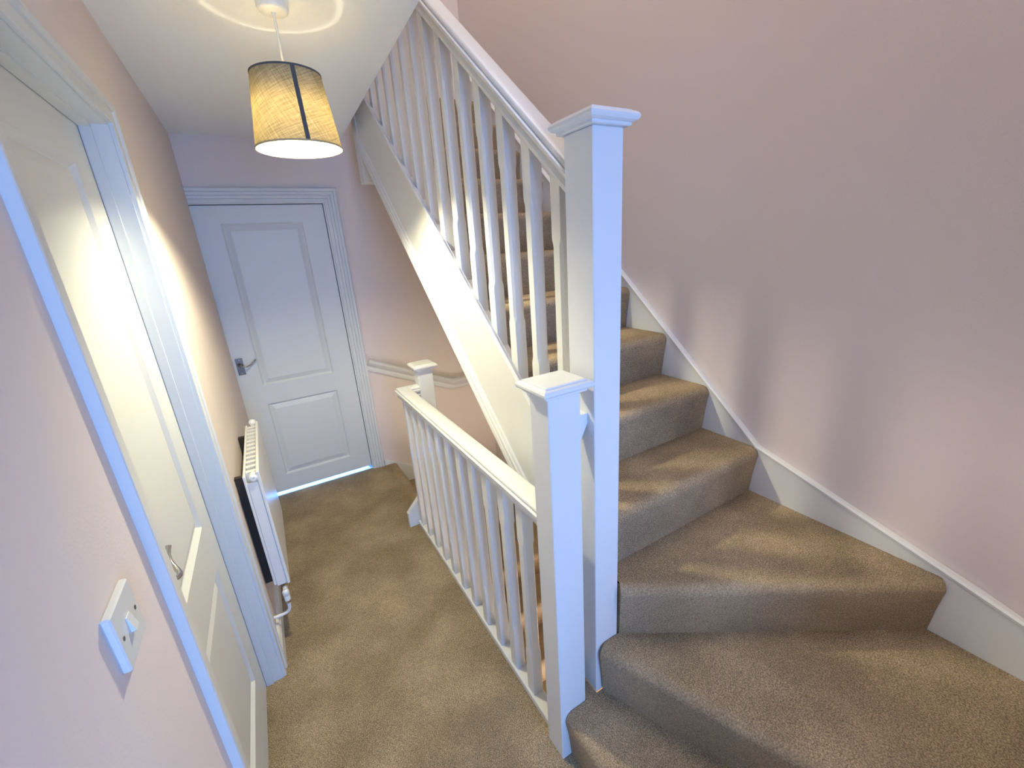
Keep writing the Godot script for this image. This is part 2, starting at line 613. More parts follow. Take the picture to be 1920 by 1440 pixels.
func lever_handle(parent: Node, at: Vector3, out: Vector3, along: Vector3, plate: bool):
	# a scrolled lever on a plain back plate
	var up := Vector3.UP
	var st := begin()
	var h := Vector2(0.021, 0.056)
	var prof := [Vector2(-h.x, -h.y), Vector2(h.x, -h.y), Vector2(h.x, h.y), Vector2(-h.x, h.y)]
	rail_sweep(st, prof, at, at + out * 0.006, along, up, Vector3.ZERO, Vector3.ZERO, false)
	var bp := obj("back_plate", st, M.satin, parent)
	for s in [-1, 1]:
		st = begin()
		lathe(st, [Vector2(0.0, 0.0), Vector2(0.0035, 0.0), Vector2(0.003, 0.0012), Vector2(0.0, 0.0016)], 10, at + up * (0.044 * s) + out * 0.006, out)
		obj("screw", st, M.chrome, bp)
	st = begin()
	var pts := []
	var root := at + up * 0.014
	for k in 5:
		pts.append(root + out * (0.006 + 0.009 * k))
	for k in range(1, 15):
		var t := k / 14.0
		pts.append(root + out * (0.041 + 0.011 * sin(t * TAU * 0.86)) + along * (0.098 * t) + up * (-0.012 * sin(t * PI * 1.15) + 0.020 * t * t * t))
	tube(st, pts, 0.0052, 10)
	lathe(st, [Vector2(0.013, 0.0), Vector2(0.013, 0.004), Vector2(0.009, 0.010), Vector2(0.0065, 0.018)], 16, root + out * 0.006, out)
	obj("lever", st, M.chrome, parent)

func left_door():
	# hinges on the far jamb, its face set back in the opening; (z, y) in a plane that looks along +x
	var xf := -0.318
	var d := thing("door_1", "white two-panel door in the left wall beside the light switch", "door", Vector3.ZERO, "structure")
	var to := func(u, v, h): return Vector3(xf + h, v, -u)
	door_leaf(d, 0.888, 1.640, 0.008, 2.008, [[1.022, 1.506, 0.185, 0.688], [1.022, 1.506, 0.850, 1.892]], 0.040, to, M.door)
	door_panel(d, 1.022, 1.506, 0.185, 0.688, to, M.door)
	door_panel(d, 1.022, 1.506, 0.850, 1.892, to, M.door)
	var hd := Node3D.new()
	put("door_handle", hd, d)
	lever_handle(hd, Vector3(xf, 1.03, -0.948), Vector3.RIGHT, Vector3(0, 0, -1), true)
	hd.set_meta("label", "scrolled chrome lever handle")
	# lining with the planted stop, and architrave
	var st := begin()
	for z in [[-1.668, -1.645], [-0.882, -0.852]]:
		box(st, Vector3(-0.40, 0.0, z[0]), Vector3(-0.2552, 2.012, z[1]))
	box(st, Vector3(-0.40, 2.012, -1.668), Vector3(-0.2552, 2.032, -0.852))
	# a small stop bead in front of the leaf
	box(st, Vector3(-0.316, 0.0, -1.645), Vector3(-0.292, 2.006, -1.638))
	box(st, Vector3(-0.316, 0.0, -0.889), Vector3(-0.292, 2.006, -0.882))
	box(st, Vector3(-0.316, 2.004, -1.645), Vector3(-0.292, 2.012, -0.882))
	obj("door_lining", st, M.door, d)
	st = begin()
	architrave(st, [Vector2(0.878, 0.0), Vector2(0.878, 2.018), Vector2(1.650, 2.018), Vector2(1.650, 0.0)], 0.054, 0.0175, func(u, v, h): return Vector3(WALL_L + h, v, -u))
	obj("architrave", st, M.door, d)

func architrave(st: SurfaceTool, path: Array, w: float, t: float, to3: Callable):
	# a moulded casing walked up, across and down; the casing lies to the left of the path
	var prof := [Vector2(0.0, 0.0), Vector2(0.0, t * 0.55), Vector2(w * 0.05, t * 0.62), Vector2(w * 0.52, t * 0.64), Vector2(w * 0.56, t * 0.50), Vector2(w * 0.62, t * 0.50), Vector2(w * 0.66, t * 0.80), Vector2(w * 0.78, t * 0.96), Vector2(w * 0.86, t), Vector2(w * 0.96, t * 0.98), Vector2(w, t * 0.90), Vector2(w, 0.0)]
	path_sweep(st, path, prof, false, to3, true)

func end_door():
	var d := thing("door_2", "closed white two-panel door in the end wall", "door", Vector3.ZERO, "structure")
	var zf := -3.262
	var to := func(u, v, h): return Vector3(u, v, zf + h)
	door_leaf(d, -0.280, 0.478, 0.027, 1.985, [[-0.122, 0.338, 0.150, 0.704], [-0.122, 0.338, 0.838, 1.880]], 0.040, to, M.door)
	door_panel(d, -0.122, 0.338, 0.150, 0.704, to, M.door)
	door_panel(d, -0.122, 0.338, 0.838, 1.880, to, M.door)
	var hd := Node3D.new()
	put("door_handle", hd, d)
	lever_handle(hd, Vector3(-0.219, 0.995, zf), Vector3(0, 0, 1), Vector3.RIGHT, true)
	hd.set_meta("label", "dull metal back plate with a chrome lever")
	var st := begin()
	box(st, Vector3(-0.30, 0.0, -3.37), Vector3(-0.284, 1.990, -3.2502))
	box(st, Vector3(0.482, 0.0, -3.37), Vector3(0.497, 1.990, -3.2502))
	box(st, Vector3(-0.30, 1.990, -3.37), Vector3(0.497, 2.005, -3.2502))
	box(st, Vector3(-0.284, 0.0, -3.325), Vector3(-0.262, 1.990, -3.3035))
	box(st, Vector3(0.460, 0.0, -3.325), Vector3(0.482, 1.990, -3.3035))
	box(st, Vector3(-0.284, 1.966, -3.325), Vector3(0.482, 1.990, -3.3035))
	obj("door_lining", st, M.door, d)
	st = begin()
	architrave_stepped(st, [Vector2(0.484, 0.0), Vector2(0.484, 1.990), Vector2(WALL_L + 0.0005, 1.990)], func(u, v, h): return Vector3(u, v, WALL_E + h))
	obj("architrave", st, M.door, d)
	st = begin()
	cbox(st, Vector3(-0.284, 0.0, -3.33), Vector3(0.482, 0.004, -3.254), 0.002)  # strip added to catch and reflect light coming under the door
	var th := obj("added_threshold", st, M.alu, d)
	th.set_meta("label", "pale strip added to catch light under the door")

func architrave_stepped(st: SurfaceTool, path: Array, to3: Callable):
	# walked with the casing on its right, so the offsets are negative
	var pr := [Vector2(-0.090, 0.0), Vector2(-0.090, 0.019), Vector2(-0.087, 0.022), Vector2(-0.071, 0.022), Vector2(-0.0695, 0.015), Vector2(-0.0665, 0.015), Vector2(-0.065, 0.0195), Vector2(-0.051, 0.0195), Vector2(-0.0495, 0.012), Vector2(-0.0465, 0.012), Vector2(-0.045, 0.0165), Vector2(-0.031, 0.0165), Vector2(-0.0295, 0.009), Vector2(-0.0265, 0.009), Vector2(-0.025, 0.0125), Vector2(-0.008, 0.0125), Vector2(-0.005, 0.006), Vector2(0.0, 0.006), Vector2(0.0, 0.0)]
	path_sweep(st, path, pr, false, to3, true)

func trims():
	# skirting boards: a flat board with a small ogee on top
	var pr := [Vector2(0.0, 0.0), Vector2(0.016, 0.0), Vector2(0.016, 0.072), Vector2(0.012, 0.080), Vector2(0.011, 0.088), Vector2(0.005, 0.095), Vector2(0.0, 0.096)]
	var st := begin()
	rail_sweep(st, pr, Vector3(WALL_L, 0, -1.7055), Vector3(WALL_L, 0, WALL_E), Vector3.RIGHT, Vector3.UP, Vector3.ZERO, Vector3.ZERO, false)
	struct("baseboard_left", st, M.skirt, "white baseboard under the radiator on the left wall", "baseboard")
	st = begin()
	rail_sweep(st, pr, Vector3(WALL_L, 0, WALL_B), Vector3(WALL_L, 0, -0.822), Vector3.RIGHT, Vector3.UP, Vector3.ZERO, Vector3.ZERO, false)
	struct("baseboard_left", st, M.skirt, "white baseboard below the light switch on the left wall", "baseboard")
	# the string that runs down the end wall with the descending stairs
	st = begin()
	prism(st, PackedVector2Array([Vector2(0.577, -0.30), Vector2(0.577, 0.042), Vector2(0.60, 0.038), Vector2(0.80, -0.075), Vector2(1.20, -0.30), Vector2(1.60, -0.44), Vector2(1.60, -0.85), Vector2(1.1, -0.65)]), 2, WALL_E, WALL_E + 0.018)
	struct("baseboard_end", st, M.skirt, "white sloping skirting beside the door architrave at the stair head", "baseboard")

# ---------------------------------------------------------------- stairs
func nose(y0: float, y1: float) -> Array:
	# (outwards, height) of the carpet from the foot of a riser over the nosing to the tread
	var p := [Vector2(0.0, y0), Vector2(0.010, y1 - 0.110), Vector2(0.0185, y1 - 0.055)]
	var r := 0.032
	var c := Vector2(-0.010, y1 - r)
	for k in 9:
		var t := -0.16 + (PI / 2 + 0.16) * k / 8.0
		p.append(c + Vector2(cos(t), sin(t)) * r)
	return p

func carpet_step(parent: Node, poly: Array, y0: float, y1: float, called := "carpeted_step"):
	# poly is the tread seen from above as (x, z), its first two points being the foot of the riser; the body is solid
	var st := begin()
	var a: Vector2 = poly[0]
	var b: Vector2 = poly[1]
	var d := (b - a).normalized()
	var o := Vector2(d.y, -d.x)
	var mid := Vector2.ZERO
	for p in poly:
		mid += p / poly.size()
	if o.dot(mid - a) > 0.0:
		o = -o
	y0 -= 0.012
	var pr := nose(y0, y1)
	var n := pr.size()
	for k in n - 1:
		var e0: Vector2 = (pr[k] - pr[maxi(k - 1, 0)]).normalized() if k > 0 else (pr[1] - pr[0]).normalized()
		var e1: Vector2 = (pr[k + 1] - pr[k]).normalized()
		var e2: Vector2 = (pr[mini(k + 2, n - 1)] - pr[k + 1]).normalized() if k < n - 2 else Vector2(-1, 0)
		var s0 := (e0 + e1).normalized()
		var s1 := (e1 + e2).normalized()
		var f := func(q: Vector2, base: Vector2) -> Vector3: return Vector3(base.x + o.x * q.x, q.y, base.y + o.y * q.x)
		var g := func(s: Vector2) -> Vector3: return Vector3(o.x * s.y, -s.x, o.y * s.y)
		quad_n(st, [f.call(pr[k], a), f.call(pr[k], b), f.call(pr[k + 1], b), f.call(pr[k + 1], a)], [g.call(s0), g.call(s0), g.call(s1), g.call(s1)])
	var top := PackedVector2Array()
	var in_ := -o * 0.010
	top.append(a + in_)
	top.append(b + in_)
	for k in range(2, poly.size()):
		top.append(poly[k])
	flat_poly(st, top, func(p): return Vector3(p.x, y1, p.y), Vector3.UP)
	flat_poly(st, PackedVector2Array(poly), func(p): return Vector3(p.x, y0, p.y), Vector3.DOWN)
	# sides, the riser left out
	for k in range(1, poly.size()):
		var p: Vector2 = poly[k]
		var q: Vector2 = poly[(k + 1) % poly.size()]
		var e := q - p
		var nn := Vector3(e.y, 0, -e.x)
		if nn.dot(Vector3(p.x - mid.x, 0, p.y - mid.y)) < 0.0:
			nn = -nn
		quad(st, Vector3(p.x, y0, p.y), Vector3(q.x, y0, q.y), Vector3(q.x, y1 - 0.002, q.y), Vector3(p.x, y1 - 0.002, p.y), nn)
	for w in [a, b]:
		var cap := PackedVector2Array(pr)
		cap.append(Vector2(-0.012, y1 - 0.002))
		cap.append(Vector2(-0.012, y0))
		var out3 := Vector3(w.x - (a.x + b.x) / 2, 0, w.y - (a.y + b.y) / 2)
		flat_poly(st, cap, func(p): return Vector3(w.x + o.x * p.x, p.y, w.y + o.y * p.x), out3)
	obj(called, st, M.carpet, parent)

func yT(z: float) -> float: return 1.300 + 0.868 * (-1.359 - z)     # top of the string, inside
func yA(z: float) -> float: return 1.345 + 0.868 * (-1.359 - z)     # top of the apron face
func yB(z: float) -> float: return 0.839 + 0.884 * (-1.264 - z)     # underside
func yW(z: float) -> float: return 0.815 + 0.865 * (-0.845 - z)     # top of the wall string

func upper_stairs():
	var s := thing("staircase", "carpeted stairs with winders climbing beside the tall pink wall", "staircase")
	# three winders turning round the tall newel, then the straight flight
	carpet_step(s, [Vector2(0.572, WALL_B - 0.002), Vector2(0.572, -0.782), Vector2(0.637, -0.782), Vector2(0.637, -0.862), Vector2(0.68, -0.862), Vector2(0.68, -0.782), Vector2(0.72, -0.782), Vector2(1.10, WALL_B - 0.002)], 0.0, 0.2)
	carpet_step(s, [Vector2(1.065, 0.106), Vector2(0.704, -0.777), Vector2(0.7755, -0.782), Vector2(0.7755, -0.84), Vector2(WALL_R - 0.027, -0.32), Vector2(WALL_R - 0.027, WALL_B - 0.002)], 0.2, 0.4)
	carpet_step(s, [Vector2(WALL_R - 0.027, -0.258), Vector2(0.776, -0.780), Vector2(0.776, -0.862), Vector2(WALL_R - 0.027, -0.862)], 0.4, 0.6)
	for k in range(4, 14):
		var z := -0.857 - GOING * (k - 4)
		var xi := 0.776 if k == 4 or k >= 12 else 0.752
		carpet_step(s, [Vector2(WALL_R - 0.027, z), Vector2(xi, z), Vector2(xi, z - GOING - 0.012), Vector2(WALL_R - 0.027, z - GOING - 0.012)], RISE * (k - 1), RISE * k)
	# wall string with a small bead along its top
	var st := begin()
	var xa := WALL_R - 0.026
	prism(st, PackedVector2Array([Vector2(WALL_B - 0.002, 0.001), Vector2(WALL_B - 0.002, 0.505), Vector2(-0.095, 0.573), Vector2(-0.18, 0.603), Vector2(-0.295, 0.636), Vector2(-0.473, 0.690), Vector2(-0.845, 0.803), Vector2(-3.24, yW(-3.24)), Vector2(-3.24, yW(-3.24) - 0.40), Vector2(-0.95, 0.45), Vector2(-0.80, 0.0)]), 0, xa, WALL_R - 0.001)
	var ws := obj("wall_string", st, M.skirt, s)
	st = begin()
	var line := [Vector2(0.117, 0.505), Vector2(-0.095, 0.573), Vector2(-0.295, 0.636), Vector2(-0.473, 0.690), Vector2(-0.845, 0.803), Vector2(-3.24, yW(-3.24))]
	path_sweep(st, line, [Vector2(0.010, -0.002), Vector2(0.008, 0.006), Vector2(0.0, 0.0075), Vector2(-0.006, 0.002), Vector2(-0.006, -0.002)], false, func(u, v, h): return Vector3(xa - h, v, u), true)
	obj("string_bead", st, M.skirt, ws)
	# outer string, cased on the landing side by an apron board with a moulding along its foot
	st = begin()
	prism(st, PackedVector2Array([Vector2(-0.8865, yB(-0.8865)), Vector2(-0.8865, yT(-0.8865)), Vector2(-2.849, yT(-2.849)), Vector2(-2.849, yB(-2.849))]), 0, 0.709, 0.751)
	obj("outer_string", st, M.gloss, s)
	st = begin()
	prism(st, PackedVector2Array([Vector2(-0.8865, yB(-0.8865)), Vector2(-0.8865, yA(-0.8865)), Vector2(-2.849, yA(-2.849)), Vector2(-2.849, yB(-2.849))]), 0, 0.686, 0.7088)
	var ap := obj("apron_board", st, M.gloss, s)
	st = begin()
	var foot := [Vector2(0.0, -0.010), Vector2(0.012, -0.008), Vector2(0.017, 0.006), Vector2(0.014, 0.018), Vector2(0.008, 0.021), Vector2(0.008, 0.026), Vector2(0.014, 0.030), Vector2(0.013, 0.040), Vector2(0.007, 0.044), Vector2(0.009, 0.050), Vector2(0.006, 0.057), Vector2(0.0, 0.060)]
	pitch_strip(st, foot, Vector3(0.6858, yB(-0.888), -0.888), Vector3(0.6858, yB(-2.848), -2.848))
	obj("apron_moulding", st, M.gloss, ap)
	st = begin()
	pitch_strip(st, [Vector2(-0.004, -0.002), Vector2(0.003, -0.001), Vector2(0.005, 0.004), Vector2(0.003, 0.010), Vector2(-0.004, 0.012)], Vector3(0.6858, yA(-0.888), -0.888), Vector3(0.6858, yA(-2.848), -2.848))
	obj("apron_bead", st, M.gloss, ap)
	# plastered soffit under the flight
	st = begin()
	prism(st, PackedVector2Array([Vector2(-0.90, yB(-0.90) + 0.004), Vector2(-3.24, yB(-3.24) + 0.004), Vector2(-3.24, yB(-3.24) + 0.03), Vector2(-0.90, yB(-0.90) + 0.03)]), 0, 0.776, WALL_R - 0.027)
	obj("soffit", st, M.ceiling, s)

func pitch_strip(st: SurfaceTool, profile: Array, a: Vector3, b: Vector3):
	# a moulding on the landing side of the string, cut plumb at both ends
	var d := (b - a).normalized()
	rail_sweep(st, profile, a, b, Vector3.LEFT, d.cross(Vector3.LEFT).normalized() if d.cross(Vector3.LEFT).y > 0.0 else d.cross(Vector3.RIGHT).normalized(), Vector3(0, 0, -1), Vector3(0, 0, -1), false)

func newel(parent: Node, x0: float, x1: float, z0: float, z1: float, y0: float, y1: float):
	var st := begin()
	cbox(st, Vector3(x0, y0, z0), Vector3(x1, y1, z1), 0.0022)
	var n := obj("newel_post", st, M.gloss, parent)
	# moulded cap: a fillet, a round and a flat top with a small step
	st = begin()
	var pr := [Vector2(0.0, 0.0), Vector2(0.009, 0.0), Vector2(0.012, 0.002), Vector2(0.012, 0.007), Vector2(0.016, 0.008), Vector2(0.022, 0.011), Vector2(0.0255, 0.016), Vector2(0.0255, 0.021), Vector2(0.022, 0.026), Vector2(0.017, 0.0285), Vector2(0.013, 0.029), Vector2(0.012, 0.032), Vector2(0.008, 0.0335)]
	# walked so that the outside lies to the left
	path_sweep(st, [Vector2(x0, z0), Vector2(x1, z0), Vector2(x1, z1), Vector2(x0, z1)], pr.map(func(p): return Vector2(-p.x, p.y)), true, func(u, v, h): return Vector3(u, y1 + h, v))
	var q := 0.008
	quad(st, Vector3(x0 - q, y1 + 0.0335, z0 - q), Vector3(x1 + q, y1 + 0.0335, z0 - q), Vector3(x1 + q, y1 + 0.0335, z1 + q), Vector3(x0 - q, y1 + 0.0335, z1 + q), Vector3.UP)
	quad(st, Vector3(x0, y1, z0), Vector3(x1, y1, z0), Vector3(x1, y1, z1), Vector3(x0, y1, z1), Vector3.DOWN)
	obj("newel_cap", st, M.gloss, n)

func baluster_mesh(h: float, cut_low: float, cut_high: float) -> ArrayMesh:
	# square ends, stop-chamfered between them with curved stops; cut_* slope the ends to the pitch (rise per metre along -z)
	var st := begin()
	var a := 0.0205
	var rows := []
	var ring := func(y: float, c: float) -> Array:
		return [Vector3(a, y, a - c), Vector3(a - c, y, a), Vector3(-a + c, y, a), Vector3(-a, y, a - c), Vector3(-a, y, -a + c), Vector3(-a + c, y, -a), Vector3(a - c, y, -a), Vector3(a, y, -a + c)]
	var low: Array = ring.call(0.0, 0.0012).map(func(p): return Vector3(p.x, p.y - p.z * cut_low, p.z))
	var high: Array = ring.call(h, 0.0012).map(func(p): return Vector3(p.x, p.y - p.z * cut_high, p.z))
	rows.append(low)
	var b0 := 0.19
	var b1 := h - 0.145
	var cs := 0.0075
	for k in 7:
		var t := k / 6.0
		rows.append(ring.call(b0 + 0.028 * t, 0.0012 + (cs - 0.0012) * (0.5 - 0.5 * cos(PI * t))))
	for k in 7:
		var t := k / 6.0
		rows.append(ring.call(b1 - 0.028 * (1.0 - t), 0.0012 + (cs - 0.0012) * (0.5 + 0.5 * cos(PI * t))))
	rows.append(high)
	for r in rows.size() - 1:
		for k in 8:
			var j := (k + 1) % 8
			var o: Vector3 = rows[r][k] + rows[r][j] + rows[r + 1][k] + rows[r + 1][j]
			quad(st, rows[r][k], rows[r][j], rows[r + 1][j], rows[r + 1][k], Vector3(o.x, 0, o.z))
	for k in range(1, 7):
		tri(st, low[0], low[k], low[k + 1], Vector3.DOWN)
		tri(st, high[0], high[k], high[k + 1], Vector3.UP)
	return st.commit()

func balusters(parent: Node, mesh: Mesh, spots: Array):
	for p in spots:
		var o := MeshInstance3D.new()
		o.mesh = mesh
		o.material_override = M.gloss
		put("baluster", o, parent)
		o.position = p

func rail_profile() -> Array:
	# (side, up) of a moulded handrail from the middle of its foot round to the left
	var r := [Vector2(0.021, 0.0), Vector2(0.029, 0.001), Vector2(0.0315, 0.005), Vector2(0.0315, 0.012), Vector2(0.027, 0.017), Vector2(0.0245, 0.021), Vector2(0.0255, 0.025), Vector2(0.032, 0.029), Vector2(0.039, 0.032), Vector2(0.0415, 0.036), Vector2(0.0410, 0.041), Vector2(0.0375, 0.0438), Vector2(0.0325, 0.0440), Vector2(0.0325, 0.0468), Vector2(0.0345, 0.0480), Vector2(0.0345, 0.0520), Vector2(0.0315, 0.0562), Vector2(0.0260, 0.0588), Vector2(0.0150, 0.0604), Vector2(0.0, 0.0610)]
	var out := r.duplicate()
	for k in range(r.size() - 2, -1, -1):
		out.append(Vector2(-r[k].x, r[k].y))
	return out

func upper_balustrade():
	var s := thing("stair_balustrade", "white balustrade with tall newel running up beside the carpeted stairs", "balustrade")
	newel(s, 0.681, 0.771, -0.886, -0.784, 0.201, 1.866)
	newel(s, 0.681, 0.771, -2.945, -2.850, 2.060, 3.60)
	# handrail up the pitch
	var zb := -0.8865
	var ze := -2.8495
	var hy := func(z: float) -> float: return 1.748 + 0.847 * (-0.909 - z)
	var st := begin()
	var a := Vector3(0.728, hy.call(zb), zb)
	var b := Vector3(0.728, hy.call(ze), ze)
	var d := (b - a).normalized()
	rail_sweep(st, rail_profile(), a, b, Vector3.RIGHT, d.cross(Vector3.LEFT).normalized() if d.cross(Vector3.LEFT).y > 0 else d.cross(Vector3.RIGHT).normalized(), Vector3(0, 0, -1), Vector3(0, 0, -1))
	obj("handrail", st, M.gloss, s)
	var h: float = hy.call(-1.375) - yT(-1.375)
	var m := baluster_mesh(h + 0.004, 0.868, 0.847)
	var spots := []
	for k in 15:
		var z := -0.966 - 0.1325 * k
		if z < -2.82:
			break
		spots.append(Vector3(0.730, yT(z) + 0.0008, z))
	balusters(s, m, spots)
	# fillets between the balusters on top of the string
	st = begin()
	# a short block that ties the tall newel to the landing newel
	prism(st, PackedVector2Array([Vector2(0.6355, 1.085), Vector2(0.6805, 1.168), Vector2(0.6805, 1.196), Vector2(0.6355, 1.196)]), 2, -0.862, -0.812)
	obj("tie_block", st, M.gloss, s)
	st = begin()
	cbox(st, Vector3(0.6365, 0.202, -0.862), Vector3(0.664, 0.305, -0.822), 0.002)
	obj("tie_block", st, M.gloss, s)

func landing_balustrade():
	var s := thing("landing_balustrade", "low white balustrade guarding the edge of the carpeted landing", "balustrade")
	newel(s, 0.535, 0.635, -0.866, -0.784, 0.0, 1.277)
	newel(s, 0.660, 0.745, -2.318, -2.235, -0.62, 1.008)
	var rx := 0.5765
	var rz := -2.2735
	var y0 := 0.858
	var st := begin()
	# mitred handrail: along the landing, then across to the far newel
	rail_sweep(st, rail_profile(), Vector3(rx, y0, -0.8662), Vector3(rx, y0, rz), Vector3.RIGHT, Vector3.UP, Vector3.ZERO, Vector3(1, 0, -1).normalized())
	rail_sweep(st, rail_profile(), Vector3(rx, y0, rz), Vector3(0.6598, y0, rz), Vector3(0, 0, 1), Vector3.UP, Vector3(1, 0, -1).normalized(), Vector3.ZERO)
	obj("handrail", st, M.gloss, s)
	st = begin()
	cbox(st, Vector3(0.553, 0.0, -2.308), Vector3(0.603, 0.030, -0.867), 0.003)
	cbox(st, Vector3(0.603, 0.0, -2.308), Vector3(0.6598, 0.030, -2.24), 0.003)
	obj("base_rail", st, M.gloss, s)
	var m := baluster_mesh(y0 - 0.028, 0.0, 0.0)
	var spots := []
	for k in 11:
		spots.append(Vector3(0.5805, 0.029, -1.0145 - 0.1242 * k))
	balusters(s, m, spots)
	# the end of the lower string that shows beside the base rail
	st = begin()
	prism(st, PackedVector2Array([Vector2(0.497, 0.0), Vector2(0.497, 0.092), Vector2(0.575, 0.178), Vector2(0.66, 0.178), Vector2(0.66, 0.0)]), 2, -2.345, -2.310)
	obj("string_end", st, M.gloss, s)

func lower_stairs():
	var s := thing("staircase", "carpeted stairs turning down from the far end of the landing", "staircase")
	var xr := WALL_R - 0.027
	var yb := -0.02
	# nosing of the landing, then three winders round the far newel
	carpet_step(s, [Vector2(0.655, -3.231), Vector2(0.655, -2.347), Vector2(0.601, -2.347), Vector2(0.601, -3.231)], -0.2, 0.0)
	carpet_step(s, [Vector2(1.231, -3.231), Vector2(0.712, -2.33), Vector2(0.62, -2.33), Vector2(0.62, -3.231)], -0.4, -0.2)
	carpet_step(s, [Vector2(xr, -2.81), Vector2(0.747, -2.325), Vector2(0.70, -2.33), Vector2(1.21, -3.231), Vector2(xr, -3.231)], -0.6, -0.4)
	carpet_step(s, [Vector2(0.747, -2.28), Vector2(xr, -2.28), Vector2(xr, -2.84), Vector2(0.747, -2.35)], -0.8, -0.6)
	for j in range(0, 6):
		var z := -2.28 + GOING * (j + 1)
		carpet_step(s, [Vector2(0.64, z), Vector2(xr, z), Vector2(xr, z - GOING - 0.012), Vector2(0.64, z - GOING - 0.012)], -1.0 - RISE * j, -0.8 - RISE * j)
	var st := begin()
	prism(st, PackedVector2Array([Vector2(-2.233, -0.42), Vector2(-0.83, -1.60), Vector2(-0.83, -2.05), Vector2(-2.233, -0.95)]), 0, 0.602, 0.636)
	obj("outer_string", st, M.gloss, s)
	st = begin()
	prism(st, PackedVector2Array([Vector2(-3.23, -0.40), Vector2(-2.3, -0.62), Vector2(-0.806, -1.84), Vector2(-0.806, -2.28), Vector2(-2.3, -1.05), Vector2(-3.23, -0.80)]), 0, xr + 0.001, WALL_R - 0.001)
	obj("wall_string", st, M.skirt, s)

func wall_handrail():
	# moulded rail fixed along the end wall: it falls with the stairs, then runs level
	var s := thing("wall_handrail", "white moulded handrail on the end wall right of the door", "handrail")
	var st := begin()
	var pr := [Vector2(-0.050, 0.0), Vector2(-0.048, 0.014), Vector2(-0.040, 0.020), Vector2(-0.030, 0.020), Vector2(-0.026, 0.016), Vector2(-0.012, 0.018), Vector2(-0.004, 0.026), Vector2(0.010, 0.048), Vector2(0.024, 0.058), Vector2(0.038, 0.054), Vector2(0.046, 0.040), Vector2(0.046, 0.018), Vector2(0.040, 0.0)]
	pr.reverse()
	path_sweep(st, [Vector2(1.60, 0.560), Vector2(1.237, 0.560), Vector2(0.5765, 0.858)], pr.map(func(p): return Vector2(-p.x, p.y)), false, func(u, v, h): return Vector3(u, v, WALL_E + h), true)
	obj("rail", st, M.gloss, s)

